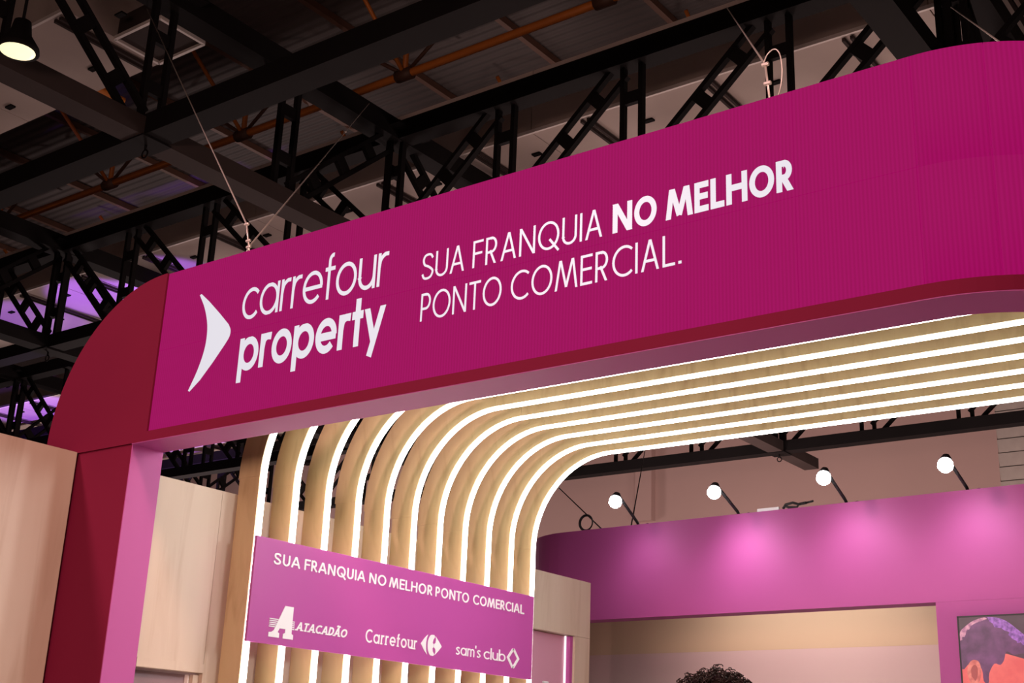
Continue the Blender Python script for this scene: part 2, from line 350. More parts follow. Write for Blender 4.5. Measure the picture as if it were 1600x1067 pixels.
# --- black trusses
NX = [-4.2-2.3875*k for k in range(-2, 17)]
H = Zu-Zl
def web_meshes(length, tagn):
    bars = MB()
    for s in (-1, 1): bars.box((s*0.16-0.037, -0.05, 0), (s*0.16+0.037, 0.05, length))
    return bars.mesh(tagn, BLACK)
POST = web_meshes(H-0.2, 'post'); DIAG = web_meshes(math.hypot(H, 2.3875)-0.55, 'diagonal'); DIAGY = web_meshes(math.hypot(H, 2.45)-0.55, 'diagonal')
BATT = MB().box((-0.123, -0.04, -0.10), (0.123, 0.04, 0.10)).mesh('batten_plate', BLACK)
def web(parent, name, me, p, q, plane):
    """member between p and q in a vertical plane ('X' or 'Y'); batten plates tie its two bars"""
    p, q = Vector(p), Vector(q); d = (q-p).normalized(); mid = (p+q)/2
    L = max(v.co.z for v in me.vertices)
    n = Vector((0, 1, 0)) if plane == 'X' else Vector((1, 0, 0))
    x = n.cross(d).normalized()
    M = Matrix((x, n, d)).transposed().to_4x4()
    o = put(name, me, parent); o.matrix_local = Matrix.Translation(mid-d*L/2) @ M
    k = 3 if L > 2.2 else 2
    for i in range(k): put('batten_plate', BATT, o, (0, 0, L*(i+0.75)/(k+0.5)))
def x_truss(y, x0, x1, label, webs=True, flip=-13.75):
    t = thing('roof_truss', label, 'truss', (0, y, Zl), 0, 'black roof trusses')
    c = MB().box((x0, -0.17, -0.14), (x1, 0.17, 0.14)).build('bottom_chord', BLACK, t)
    MB().box((x0, -0.17, H-0.17), (x1, 0.17, H+0.17)).build('top_chord', BLACK, t)
    xs = [x for x in NX if x0 <= x <= x1]
    for x in xs: web(t, 'post', POST, (x, 0, 0), (x, 0, H), 'X')
    for a, b in zip(xs[1:], xs[:-1]):
        if b <= flip+0.1: web(t, 'diagonal', DIAG, (a, 0, H), (b, 0, 0), 'X')
        else: web(t, 'diagonal', DIAG, (a, 0, 0), (b, 0, H), 'X')
    return t
x_truss(9.95, -43, 1, 'long black truss crossing the picture right behind the big screen')
x_truss(15.2, -43, -6, 'black truss behind the long one, seen at the left picture edge')
x_truss(19.6, -43, -6, 'black truss seen in the gap between purple column and ribs')
x_truss(25.0, -43, -6, 'black truss hanging in front of the pink hall wall below the ribs', True, -30)
b = tag(MB().box((-24.5, -0.2, -0.16), (0, 0.2, 0.16)).build('roof_beam', BLACK), 'black cross beam without lattice, nearest under the roof at upper left', 'beam'); b.location = (0, 4.95, Zl+0.02)
YN = [0.05, 2.5, 4.95, 7.45, 9.95, 12.55, 15.2, 17.4, 19.6, 22.3, 25.0]
YLAB = {-4.2: 'black lengthwise truss at upper right, passing behind the curved screen corner',
        -13.75: 'black lengthwise truss running down from upper left to behind the screen',
        -23.3: 'black lengthwise truss crossing at far left above the red rounded panel',
        -32.85: 'distant black lengthwise truss at the left picture edge'}
for x, lab in YLAB.items():
    t = thing('roof_truss', lab, 'truss', (x, 0, Zl), 0, 'black roof trusses')
    y0 = -1 if x > -20 else 6
    MB().box((-0.2, y0, -0.15), (0.2, 27, 0.13)).build('bottom_chord', GREYB if x == -13.75 else BLACK, t)
    MB().box((-0.2, y0, H-0.18), (0.2, 27, H+0.18)).build('top_chord', BLACK, t)
    for y in YN:
        if y >= y0: web(t, 'post', POST, (0, y, 0), (0, y, H), 'Y')
    for i, (a, bb) in enumerate(zip(YN[:-1], YN[1:])):
        if a < y0: continue
        if a in (2.5, 0.05, 9.95, 12.55, 19.6): web(t, 'diagonal', DIAGY, (0, a, H), (0, bb, 0), 'Y')
        else: web(t, 'diagonal', DIAGY, (0, a, 0), (0, bb, H), 'Y')
    for y in (4.95, 9.95, 15.2, 19.6, 25.0):
        if y < y0: continue
        MB().box((-0.42, y-0.42, H-0.02), (0.42, y+0.42, H+0.02)).build('gusset_plate', BLACK, t)
        MB().box((-0.24, y-0.24, -0.17), (0.24, y+0.24, -0.145)).build('gusset_plate', BLACK, t)
        hk = MB().tube([(0, y, -0.15), (0, y, -0.24)], 0.02)
        hk.tube([(0.06*math.cos(a_*PI/6), y, -0.30+0.06*math.sin(a_*PI/6)) for a_ in range(12)], 0.013, 6, True)
        hk.build('lifting_hook', BLACK, t, True)

# --- pale box girders under the roof
def girder(y0, y1, z0, z1, x0, x1, label):
    g = thing('roof_girder', label, 'girder', (0, y0, z0), 0, 'pale box girders')
    d = y1-y0; hh = z1-z0
    n0 = x0
    while n0 < x1-0.1:                                  # boxed out of separate plastered panels
        n1 = min(n0+7.16, x1)
        MB().box((n0+0.01, 0, 0), (n1-0.01, d, hh)).build('plaster_panel', PLASTER, g); n0 = n1
    MB().box((x0, -0.03, -0.035), (x1, 0.015, 0.03)).build('edge_angle', EDGE, g)
    rail = MB().bar((0, 0.05, -0.06), (0, d-0.05, -0.06), 0.05, 0.06).bar((0.13, 0.05, -0.06), (0.13, d-0.05, -0.06), 0.05, 0.06).mesh('cross_rail', GREYB)
    clip = MB().box((-0.09, -0.05, -0.03), (0.09, 0.05, 0)).mesh('clip_plate', BLACK)
    x = x0+1.0; k = 0
    while x < x1:
        put('cross_rail', rail, g, (x, 0, 0))
        put('clip_plate', clip, g, (x+0.95, d*0.3, 0)); put('clip_plate', clip, g, (x+1.6, d*0.72, 0)); k += 1
        x += 2.39
    for i in range(int((x1-x0)/4)):
        put('clip_plate', clip, g, (x0+2+i*4.0, -0.03, hh*0.55), (PI/2, 0, 0))
    return g
girder(4.7, 6.55, 12.45, 13.5, -34, -15.95, 'pale box girder at upper left beside the round ceiling lamp')
girder(11.75, 14.2, 12.45, 13.7, -48, 1, 'long pale box girder showing between screen top and black truss')
girder(17.9, 20.2, 12.45, 13.7, -52, -8, 'distant pale box girder lit violet at the left picture edge')
girder(24.0, 26.4, 12.45, 13.7, -56, -26, 'farthest pale box girder, seen through the gap beside the purple column')

# --- framed hatch beside the near girder
h = thing('roof_hatch', 'dark square hatch with pale rim beside the near girder at upper left', 'hatch', (-15.36, 6.04, 12.4))
MB().box((-0.53, -0.42, 0.02), (0.53, 0.42, 0.4)).build('hatch_box', GREYB, h)
for a, bq in (((-0.55,-0.44),(0.55,-0.44)), ((0.55,-0.44),(0.55,0.44)), ((0.55,0.44),(-0.55,0.44)), ((-0.55,0.44),(-0.55,-0.44))):
    MB().bar((*a, 0), (*bq, 0), 0.05, 0.06).build('rim', EDGE, h)

# --- orange tube trusses and purlins below the deck
def tube_truss(y, x0, x1, z, zt, label):
    t = thing('pipe_truss', label, 'truss', (0, y, z), 0, 'orange pipe trusses')
    MB().tube([(x0, 0, 0), (x1, 0, 0)], 0.085, 8).build('bottom_pipe', ORANGE, t, True)
    vert = MB().tube([(0, 0, 0), (0, 0, zt-z)], 0.06, 6).mesh('upright_pipe', ORANGE, True)
    x = -15.7
    xs = [x+4.785*k for k in range(-6, 5) if x0 < x+4.785*k < x1]
    for x in xs:
        put('upright_pipe', vert, t, (x, 0, 0))
        for dx, dy in ((-2.0, 0), (2.0, 0), (0, 1.8), (0, -1.8)):
            MB().tube([(x, 0, 0), (x+dx, dy, zt-z-0.1)], 0.045, 6).build('strut_pipe', RUST if dx else ORANGE, t, True)
        MB().tube([(x-0.2, 0, 0), (x+0.2, 0, 0)], 0.13, 8).build('joint_sleeve', RUST, t, True)
tube_truss(12.1, -34, 2, 14.9, 16.45, 'orange pipe truss running above the long black truss')
tube_truss(7.3, -34, 2, 14.9, 16.45, 'orange pipe truss nearest the top picture edge')
tube_truss(16.9, -40, 2, 14.9, 16.45, 'orange pipe truss farthest back under the roof deck')
me = MB().box((-0.06, -26, -0.16), (0.06, 26, 0)).mesh('roof_purlin', RUST)
for i in range(14):
    o = put('roof_purlin', me, None, (-38+i*2.95, 8, 16.58)); tag(o, 'thin rusty purlin running lengthwise under the roof deck', 'purlin', 'rusty purlins under the deck')
for (x, y, x2, y2, z, lab) in ((-20.6, 2.5, -20.4, 8.9, 14.2, 'orange pipe leading away at the left picture edge'), (-16.2, 6.0, -16.2, 9.0, 14.0, 'short orange pipe behind the framed roof hatch'), (-10.2, 7.0, -10.2, 11.4, 14.9, 'orange pipe leading away near the top middle of the picture')):
    o = MB().tube([(0, 0, 0), (x2-x, y2-y, 0)], 0.08, 8).build('roof_pipe', ORANGE, None, True); o.location = (x, y, z); tag(o, lab, 'pipe')

# --- round ceiling lamp at upper left
t = thing('bay_lamp', 'round warm ceiling lamp glowing at the upper left corner', 'lamp', (-12.87, 2.39, 9.5))
MB().lathe([(0.02, 0.42), (0.10, 0.40), (0.13, 0.22), (0.24, 0.06), (0.25, 0.0), (0.235, -0.005)], 24).build('reflector', BLACK, t, True)
MB().lathe([(0.0, -0.02), (0.15, -0.016), (0.23, 0.0), (0.23, 0.02)], 24).build('lamp_glass', BAYL, t, True)
MB().tube([(0, 0, 0.42), (0, 0, 2.4)], 0.02).build('drop_rod', BLACK, t)
sp = lamp('bay_lamp_light', 'SPOT', (-12.87, 2.39, 9.44), (-12.87, 2.39, 0), 300, (1.0, 0.86, 0.6), 0.2, 2.0, 0.6)

# ================================================================== PORTAL
XL, ZB, ZC, ZT = -6.22, 3.395, 3.455, 4.47   # screen left edge, beam underside, screen bottom, beam top
XC, RC, DP = -1.52, 0.75, 0.24               # where the corner bend starts, its radius, beam depth
portal = thing('portal_arch', 'wine red portal frame with rounded upper left end around the screen', 'archway', (-6.8, 0, 0))
def P(x): return x+6.8
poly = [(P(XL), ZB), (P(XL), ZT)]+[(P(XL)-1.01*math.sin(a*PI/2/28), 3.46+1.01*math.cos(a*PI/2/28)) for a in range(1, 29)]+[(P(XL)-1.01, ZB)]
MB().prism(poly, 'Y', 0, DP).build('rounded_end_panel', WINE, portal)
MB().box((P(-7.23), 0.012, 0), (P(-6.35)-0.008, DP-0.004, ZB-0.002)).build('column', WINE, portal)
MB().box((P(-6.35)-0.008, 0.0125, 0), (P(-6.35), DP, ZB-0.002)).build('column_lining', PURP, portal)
def bend(off, z, n=18, x0=XL, yend=4.25):
    """plan path of the beam at an inward offset: straight, round corner, then away from the camera"""
    cx, cy = XC, RC; pts = [(P(x0), off)]
    for i in range(n+1):
        a = i/n*PI/2; pts.append((P(cx)+(RC-off)*math.sin(a), cy-(RC-off)*math.cos(a)))
    pts.append((P(cx)+RC-off, yend)); return [(x, y, z) for x, y in pts]
def sweep_strip(a, b):
    n = len(a); return a+b, [(i, i+1, n+i+1, n+i) for i in range(n-1)]
def shell(loops):
    """closed sweep through plan paths given as loops"""
    n = len(loops[0]); m = len(loops); vs = [v for l in loops for v in l]; fs = []
    for j in range(m):
        k = (j+1) % m
        for i in range(n-1): fs.append((j*n+i, j*n+i+1, k*n+i+1, k*n+i))
    fs += [tuple(j*n for j in range(m)), tuple(j*n+n-1 for j in reversed(range(m)))]
    return MB().add(vs, fs)
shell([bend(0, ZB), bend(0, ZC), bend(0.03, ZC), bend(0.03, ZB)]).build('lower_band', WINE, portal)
shell([bend(0.002, ZB-0.004, x0=-6.35), bend(0.002, ZB, x0=-6.35), bend(DP, ZB, x0=-6.35), bend(DP, ZB-0.004, x0=-6.35)]).build('soffit', PURP, portal)
shell([bend(0.06, ZB), bend(0.06, ZT-0.01), bend(DP, ZT-0.01), bend(DP, ZB)]).build('beam_core', DARK, portal)

# --- LED screen
screen = thing('led_screen', 'long magenta LED screen with white lettering along the portal beam', 'screen', (XL, 0.012, ZC))
gap = 0.0012; zs = [(0.0, 0.507), (0.507, ZT-ZC)]
nx = 9; wmod = (XC-XL)/nx
for r_, (z0, z1) in enumerate(zs):
    me = MB().box((gap, 0, z0+gap), (wmod-gap, 0.045, z1-gap)).mesh('led_module', LED)
    for i in range(nx): put('led_module', me, screen, (i*wmod, 0, 0))
    rr = RC-0.012; segs = 4
    for s in range(segs):
        mb = MB(); k = 8
        v = []
        for j in range(k+1):
            a = (s+(gap/0.3)*0+j/k)/segs*PI/2; a = min(max(a, s/segs*PI/2+0.0016), (s+1)/segs*PI/2-0.0016)
            for rad in (rr, rr-0.045):
                for z in (z0+gap, z1-gap): v.append((XC-XL+rad*math.sin(a), RC-0.012-rad*math.cos(a), z))
        f = []
        for j in range(k):
            o_ = j*4; q = o_+4
            f += [(o_, q, q+1, o_+1), (o_+2, o_+3, q+3, q+2), (o_+1, q+1, q+3, o_+3), (o_, o_+2, q+2, q)]
        f += [(0, 1, 3, 2), (k*4, k*4+2, k*4+3, k*4+1)]
        mb.add(v, f).build('led_module', LED, screen, True)
    me = MB().box((0, gap, z0+gap), (0.045, 0.5-gap, z1-gap)).mesh('led_module', LED)
    for i in range(7): put('led_module', me, screen, (XC-XL+rr-0.045, RC-0.012+i*0.5, 0))
def LF(zb): return lambda x, y, d: (x-XL, -0.0006-d, zb-ZC+y)
def led_text(text, x0, x1, zb, size, w, **k): put('lettering', text_mesh('lettering', LEDW, text, x0, x1, size, w, LF(zb), thick=0.0015, **k), screen)
led_text('carrefour', -5.495, -4.362, 4.026, 0.192, 0.120, track=0.10)
led_text('property', -5.478, -4.360, 3.712, 0.200, 0.225, track=0.085)
led_text('SUA', -4.122, -3.838, 3.998, 0.146, 0.085, track=0.10)
led_text('FRANQUIA', -3.785, -3.010, 3.998, 0.146, 0.085, track=0.13)
led_text('NO', -2.954, -2.718, 3.998, 0.147, 0.20, track=0.09)
led_text('MELHOR', -2.668, -2.046, 3.998, 0.147, 0.20, track=0.08)
led_text('PONTO', -4.112, -3.593, 3.772, 0.151, 0.085, track=0.12)
led_text('COMERCIAL.', -3.536, -2.590, 3.772, 0.151, 0.085, track=0.13)
# arrow-head emblem
top_, rt, bot_ = (-5.889, 4.268), (-5.573, 3.975), (-5.890, 3.656)
out = [(-5.880, 4.268), (-5.800, 4.205), (-5.690, 4.108)]+spl([(-5.600, 4.024), (-5.578, 3.985), (-5.582, 3.945), (-5.612, 3.905)], 5)+[(-5.700, 3.810), (-5.800, 3.713), (-5.882, 3.655), (-5.894, 3.661)]
inn = spl([(-5.894, 3.661), (-5.835, 3.770), (-5.795, 3.880), (-5.783, 3.975), (-5.795, 4.070), (-5.835, 4.170), (-5.893, 4.262)], 6)[1:]
MB().prism([(x-XL, z-ZC) for x, z in out+inn], 'Y', -0.0022, 0.0).build('emblem', LEDW, screen)

# --- wood wall standing against the portal on the left
wl = MB().box((-0.06, -6.0, 0), (0, 0.0, 3.40)).build('wall_entrance', WOODV, None, bevel=0.004); wl.location = (-6.88, -0.002, 0)
structure(wl, 'pale wooden wall at the left picture edge in front of the portal')

# ================================================================== STAND INTERIOR
XW, XF = -6.36, -6.17
YE = 5.07
wall = structure(MB().box((-0.06, DP+0.005-0.9, 2.11), (0, 0.75-0.9, 3.25)).build('wall_left', WOODV), 'pale wooden side wall behind the purple column')
wall.location = (XW, 0.9, 0)
def wpart(name, y0, y1, z0, z1, m=WOODV, x0=-0.06, x1=0.0): return MB().box((x0, y0-0.9, z0), (x1, y1-0.9, z1)).build(name, m, wall)
wpart('wall_panel', 0.752, 4.04, 0, 3.25)
wpart('wall_panel', 4.042, YE, 2.76, 3.25)
wpart('wall_panel', 4.835, YE, 0, 2.758)
wpart('lintel_board', DP+0.006, 0.75, 2.112, 2.165, WOODV, 0.0, 0.006)
n1 = structure(MB().box((-0.11, -0.25, 0), (-0.09, 0.25, 2.10)).build('window_1', SMOKE), 'smoky pane below the lintel of the wooden side wall'); n1.location = (XW, 0.5, 0)
MB().box((-0.09, 0.19, 0), (-0.06, 0.20, 2.10)).build('window_frame', EDGE, n1)
MB().box((-0.09, 0.205, 0), (-0.03, 0.25, 2.10)).build('window_jamb', WOODV, n1)
d1 = structure(MB().box((-0.10, -0.395, 0), (-0.07, 0.335, 2.755)).build('door_1', GLASSY), 'pink glossy door under the wooden lintel beside the ribs'); d1.location = (XW, 4.44, 0)
MB().box((-0.07, 0.336, 0), (-0.055, 0.345, 2.755)).build('door_light_line', STRIP2, d1)
MB().box((-0.07, 0.355, 0), (-0.02, 0.393, 2.755)).build('door_jamb', PURP, d1)
MB().box((-0.07, 0.02, 2.335), (-0.05, 0.09, 2.352)).build('door_white_bar', WHITE, d1, bevel=0.004)  # small white bar high on the door face

pf = structure(MB().box((XW+0.001, DP+0.01, 0.0005), (3.0, 6.4, 0.06)).build('floor_bounce', mat('pale_floor_laminate', (0.62, 0.52, 0.48), 0.5, noise=0.1, nscale=2)), 'pale raised stand floor, unseen, added to bounce light upward')  # out of view; pale floor added to throw light up at the soffit
# --- eleven glowing ribs: up the wall, round the bend, over the ceiling
RB = 0.74; ZR = 4.098; XE = XC+RC-DP-0.004; TH = 0.06
def prof(off, n=20):
    """rib profile (x, z) moved 'off' metres out from the lit edge towards the wall"""
    cx, cz = XF+RB, ZR-RB; r = RB+off
    return [(cx-r*math.cos(a*PI/2/n), cz+r*math.sin(a*PI/2/n)) for a in range(n+1)]
DPT = 0.20
def arcplate(off0, off1, y0, y1, n=20):
    a = prof(off0, n); b_ = prof(off1, n); vs = []
    for (x0, z0), (x1, z1) in zip(a, b_): vs += [(x0, y0, z0), (x1, y0, z1), (x1, y1, z1), (x0, y1, z0)]
    fs = []
    for i in range(n):
        o = i*4; q = o+4
        for k in range(4): fs.append((o+k, o+(k+1) % 4, q+(k+1) % 4, q+k))
    fs += [(0, 1, 2, 3), (n*4+3, n*4+2, n*4+1, n*4)]
    return MB().add(vs, fs)
def strip_mesh():
    path = [(XF, 0.02)]+prof(0)+[(XE, ZR)]; n = len(path); vs = []; fs = []
    nr = [(1, 0)]+[(math.cos(a*PI/40), -math.sin(a*PI/40)) for a in range(21)]+[(0, -1)]
    cs = [(-0.004, -0.020), (0.012, -0.020), (0.020, -0.012), (0.020, 0.012), (0.012, 0.020), (-0.004, 0.020)]; m = len(cs)
    for (x, z), (a, c) in zip(path, nr):
        for o_, y in cs: vs.append((x+a*o_, y, z+c*o_))
    for i in range(n-1):
        for k in range(m): fs.append((i*m+k, i*m+(k+1) % m, (i+1)*m+(k+1) % m, (i+1)*m+k))
    fs += [tuple(range(m)), tuple((n-1)*m+k for k in reversed(range(m)))]
    return MB().add(vs, fs)
def shift(mb): mb.v = [(x-XF, y, z) for x, y, z in mb.v]; return mb
RM = {'upright_board': shift(MB().box((XW+0.0005, -TH/2, 0), (XF, TH/2, ZR-RB-0.0008))).mesh('upright_board', WOODR),
      'bent_board': shift(arcplate(0, DPT, -TH/2, TH/2)).mesh('bent_board', WOODR),
      'ceiling_board': shift(MB().box((XF+RB+0.0015, -TH/2, ZR), (XE, TH/2, ZR+DPT))).mesh('ceiling_board', WOODR),
      'led_line': shift(strip_mesh()).mesh('led_line', STRIP)}
Y1, PY = 0.908, 0.2995
for k in range(11):
    t = thing('light_rib', 'curved wooden rib edged with a white light line, %s counted from the portal' % ORD[k], 'light rib', (XF, Y1+PY*k, 0), 0, 'glowing wooden ribs')
    for nm, me in RM.items(): put(nm, me, t)
for k, (yy, lab) in enumerate(((1.40, 'first'), (1.705, 'second'), (2.02, 'third'))):
    o = MB().box((0.001, -0.012, 0), (0.012, 0.012, 2.62)).build('thin_light_line', STRIP2); o.location = (XW, yy, 0)
    tag(o, 'thin white light line below the purple sign, %s from the left' % lab, 'light line', 'thin light lines under the sign')

# --- purple sign on the ribs
sign = thing('wall_sign', 'purple sign board with white lettering and three emblems fixed on the ribs', 'sign', (-6.142, 2.37, 2.312))
MB().box((0, -1.507, 0), (0.022, 1.505, 0.654)).build('board', SIGNP, sign, bevel=0.003)
def SF(zb): return lambda x, y, d: (0.0225+d, x-2.37, zb-2.312+y)
def sign_text(text, y0, y1, zb, size, w, **k): put('lettering', text_mesh('lettering', WHITE, text, y0, y1, size, w, SF(zb), **k), sign)
for tx, a, c in (('SUA', 1.022, 1.252), ('FRANQUIA', 1.294, 1.874), ('NO', 1.918, 2.092), ('MELHOR', 2.128, 2.596), ('PONTO', 2.634, 3.030), ('COMERCIAL', 3.082, 3.736)):
    sign_text(tx, a, c, 2.8085, 0.073, 0.155, track=0.16, rounded=True)
sign_text('ATACADÃO', 1.268, 1.734, 2.419, 0.055, 0.20, track=0.12, serif=True, shear=0.28)
sign_text('Carrefour', 1.924, 2.460, 2.411, 0.063, 0.19, track=0.24, serif=True, caps={'C': 1.40})
sign_text("sam's", 2.905, 3.205, 2.419, 0.058, 0.165, track=0.12)
sign_text('club', 3.243, 3.517, 2.419, 0.058, 0.165, track=0.12)
def flat(poly, name='emblem'): MB().prism([(y-2.37, z-2.312) for y, z in poly], 'X', 0.0225, 0.0265).build(name, WHITE, sign)
# big slab-serif A crossed by stripes
flat([(1.036,2.357),(1.126,2.357),(1.126,2.385),(1.112,2.392),(1.126,2.416),(1.176,2.416),(1.176,2.392),(1.160,2.385),(1.160,2.357),(1.248,2.357),(1.248,2.385),(1.232,2.392),(1.232,2.560),(1.158,2.560),(1.078,2.400),(1.060,2.388),(1.036,2.385)])
for i in range(5):
    z = 2.4185+i*0.0118
    flat([(1.033, z), (1.085+i*0.006, z), (1.088+i*0.006, z+0.0062), (1.033, z+0.0062)], 'emblem_stripe')
    flat([(1.233, z), (1.253, z), (1.253, z+0.0062), (1.233, z+0.0062)], 'emblem_stripe')
# twin arrow emblem with a cut-out C
cy, cz = 2.62, 2.459
flat([(2.503, cz)]+spl([(2.515, cz+.012), (2.545, cz+.045), (2.578, cz+.070)], 5)+spl([(2.566, cz+.045), (2.560, cz), (2.566, cz-.045), (2.578, cz-.070)], 5)+spl([(2.545, cz-.045), (2.515, cz-.012)], 3))
cc = spl([(2.648, cz-.074), (2.612, cz-.070), (2.588, cz-.040), (2.580, cz), (2.588, cz+.040), (2.612, cz+.070), (2.648, cz+.074)], 5)
flat(cc+[(2.656, cz+.060), (2.640, cz+.040), (2.634, cz+.018), (2.645, cz+.008), (2.645, cz-.012), (2.634, cz-.022), (2.640, cz-.044), (2.656, cz-.062)])
flat([(2.663, cz+.066), (2.700, cz+.036), (2.728, cz+.010), (2.737, cz), (2.728, cz-.010), (2.700, cz-.036), (2.663, cz-.066), (2.672, cz-.045), (2.668, cz-.024), (2.650, cz-.012), (2.650, cz+.008), (2.668, cz+.020), (2.672, cz+.045)])
# open diamond
def dia(sgn):
    c0 = 3.617; w_ = 0.082; t_ = 0.030
    pts = [(c0+sgn*0.004, 2.527), (c0+sgn*w_, 2.457), (c0+sgn*0.004, 2.384), (c0+sgn*(0.004+t_*.75), 2.384-.006), (c0+sgn*(w_), 2.457)]
    flat([(c0-sgn*.012, 2.524), (c0+sgn*.014, 2.530), (c0+sgn*w_, 2.457), (c0+sgn*.014, 2.380), (c0-sgn*.012, 2.386), (c0+sgn*(w_-t_), 2.457)])
dia(1); dia(-1)

# ================================================================== REAR OF THE STAND (turned three degrees)
TB = math.radians(3.0); PVX, PVY = -7.6, 7.0
def Bk(u, v, z=0): return (PVX+u*math.cos(TB)+v*math.sin(TB), PVY-u*math.sin(TB)+v*math.cos(TB), z)
ZB0, ZB1 = 3.185, 4.16
# header with a rounded left end
def rear_plan(off, z, n=12):
    r = 0.9; cx, cy = -0.40, r; pts = [(6.2, off)]
    for i in range(n+1):
        a = i/n*1.05; pts.append((cx-(r-off)*math.sin(a), cy-(r-off)*math.cos(a)))
    return [(x, y, z) for x, y in pts]
rear = structure(shell([rear_plan(0, ZB0), rear_plan(0, ZB1), rear_plan(0.22, ZB1), rear_plan(0.22, ZB0)]).build('wall_rear', PURP), 'tall purple header band at the back of the stand')
rear.location = (PVX, PVY, 0); rear.rotation_euler = (0, 0, -TB)
MB().box((3.757, 0.0, 0), (6.2, 0.22, ZB0-0.001)).build('pier', PURP, rear)
ri = structure(MB().box((-2.6, 2.0, 0), (5.8, 2.06, 3.035)).build('wall_back_room', PINKW), 'pale pink wall inside the room behind the purple header'); ri.location = rear.location; ri.rotation_euler = rear.rotation_euler
MB().box((-2.6, 2.0, 3.0355), (5.8, 2.06, 3.9)).build('upper_panel', BEIGE, ri)
# room lamp behind the header
lamp('room_light', 'AREA', Bk(1.6, 1.1, 3.9), Bk(1.6, 1.6, 0), 42, (1.0, 0.88, 0.82), 2.5, None, 0.5, 0.6)

# --- television with a portrait
tv = thing('television', 'wall screen showing a portrait of a man in violet light', 'television', Bk(4.55, 0, 0), -TB)
def hexm(name, c, s=1.0): return mat(name, (0.02, 0.02, 0.02), 0.3, emit=c, strength=s)
def grad(name, ca, cb, sc=7.0, seed=0.0):
    m = hexm(name, ca); nt = m.node_tree; b_ = nt.nodes['Principled BSDF']
    tc = nt.nodes.new('ShaderNodeTexCoord'); n = nt.nodes.new('ShaderNodeTexNoise'); n.inputs['Scale'].default_value = sc; n.inputs['Detail'].default_value = 6
    nt.links.new(tc.outputs['Object'], n.inputs['Vector'])
    r = nt.nodes.new('ShaderNodeValToRGB'); r.color_ramp.elements[0].position = .35; r.color_ramp.elements[1].position = .65
    r.color_ramp.elements[0].color = (*ca, 1); r.color_ramp.elements[1].color = (*cb, 1)
    nt.links.new(n.outputs['Fac'], r.inputs[0]); nt.links.new(r.outputs['Color'], b_.inputs['Emission Color']); return m
PIC_BG = grad('picture_backdrop', (0.05, 0.015, 0.03), (0.10, 0.03, 0.06), 3)
PIC_HAIR = grad('picture_hair', (0.10, 0.02, 0.08), (0.20, 0.05, 0.16), 9)
PIC_RIM = grad('picture_hair_rim', (0.16, 0.035, 0.22), (0.45, 0.14, 0.55), 34)
PIC_RIM2 = grad('picture_hair_glow', (0.35, 0.08, 0.20), (0.75, 0.32, 0.42), 26)
PIC_SKIN = grad('picture_skin', (0.95, 0.16, 0.14), (0.80, 0.10, 0.10), 6)
PIC_EAR = grad('picture_ear', (0.85, 0.22, 0.17), (0.60, 0.10, 0.09), 20)
bz = MB(); u0, u1, z0, z1 = 3.958-4.55, 5.45-4.55, 2.15, 3.048
for a, bq in (((u0, z0), (u1, z0+.012)), ((u0, z1-.012), (u1, z1)), ((u0, z0), (u0+.012, z1)), ((u1-.012, z0), (u1, z1))): bz.box((a[0], -0.055, a[1]), (bq[0], -0.0005, bq[1]))
bz.build('bezel', RUBBER, tv)
MB().box((u0+.012, -0.05, z0+.012), (u1-.012, -0.0005, z1-.012)).build('display', PIC_BG, tv)
def rag(pts, n=4, amp=0.016):
    rr_ = random.Random(5); return [(x+rr_.uniform(-amp, amp), z+rr_.uniform(-amp, amp)) for x, z in spl(pts, n)]
def pic(name, pts, m, lay): MB().prism([(x-4.55, z) for x, z in pts], 'Y', -0.0505-0.0004*lay, -0.05).build(name, m, tv)
pic('portrait_skin', [(3.972, 2.60), (4.06, 2.66), (4.20, 2.72), (4.36, 2.72), (4.55, 2.66), (4.62, 2.50), (4.60, 2.17), (3.972, 2.17)], PIC_SKIN, 1)
pic('portrait_hair', spl([(3.972, 2.60), (3.972, 2.86), (4.02, 2.95), (4.12, 3.01), (4.24, 3.033), (4.36, 3.00), (4.46, 2.92), (4.56, 2.83), (4.63, 2.73)], 4)+spl([(4.60, 2.69), (4.50, 2.72), (4.42, 2.71), (4.36, 2.74), (4.335, 2.67), (4.30, 2.63), (4.25, 2.64), (4.20, 2.56), (4.19, 2.48), (4.15, 2.50), (4.14, 2.60), (4.06, 2.66), (3.99, 2.60)], 3), PIC_HAIR, 2)
pic('portrait_hair_rim', spl([(4.22, 3.03), (4.30, 3.022), (4.38, 2.99), (4.47, 2.915), (4.57, 2.82), (4.63, 2.73)], 4)+rag([(4.59, 2.74), (4.50, 2.80), (4.42, 2.85), (4.34, 2.92), (4.26, 2.98)], 6, 0.018), PIC_RIM, 3)
pic('portrait_hair_glow', spl([(3.9725, 2.84), (3.976, 2.91), (4.02, 2.955), (4.10, 3.005), (4.19, 3.028), (4.22, 3.015)], 4)+rag([(4.12, 2.98), (4.05, 2.94), (4.02, 2.90), (3.99, 2.84)], 5, 0.010), PIC_RIM2, 3)
pic('portrait_ear', spl([(4.03, 2.50), (4.015, 2.57), (4.03, 2.64), (4.07, 2.675), (4.12, 2.66), (4.135, 2.59), (4.12, 2.51), (4.08, 2.45), (4.05, 2.45)], 4), PIC_EAR, 3)
pic('portrait_ear_fold', spl([(4.05, 2.54), (4.05, 2.60), (4.08, 2.635), (4.105, 2.61), (4.10, 2.54), (4.08, 2.50)], 4), hexm('picture_ear_fold', (0.42, 0.06, 0.06)), 4)

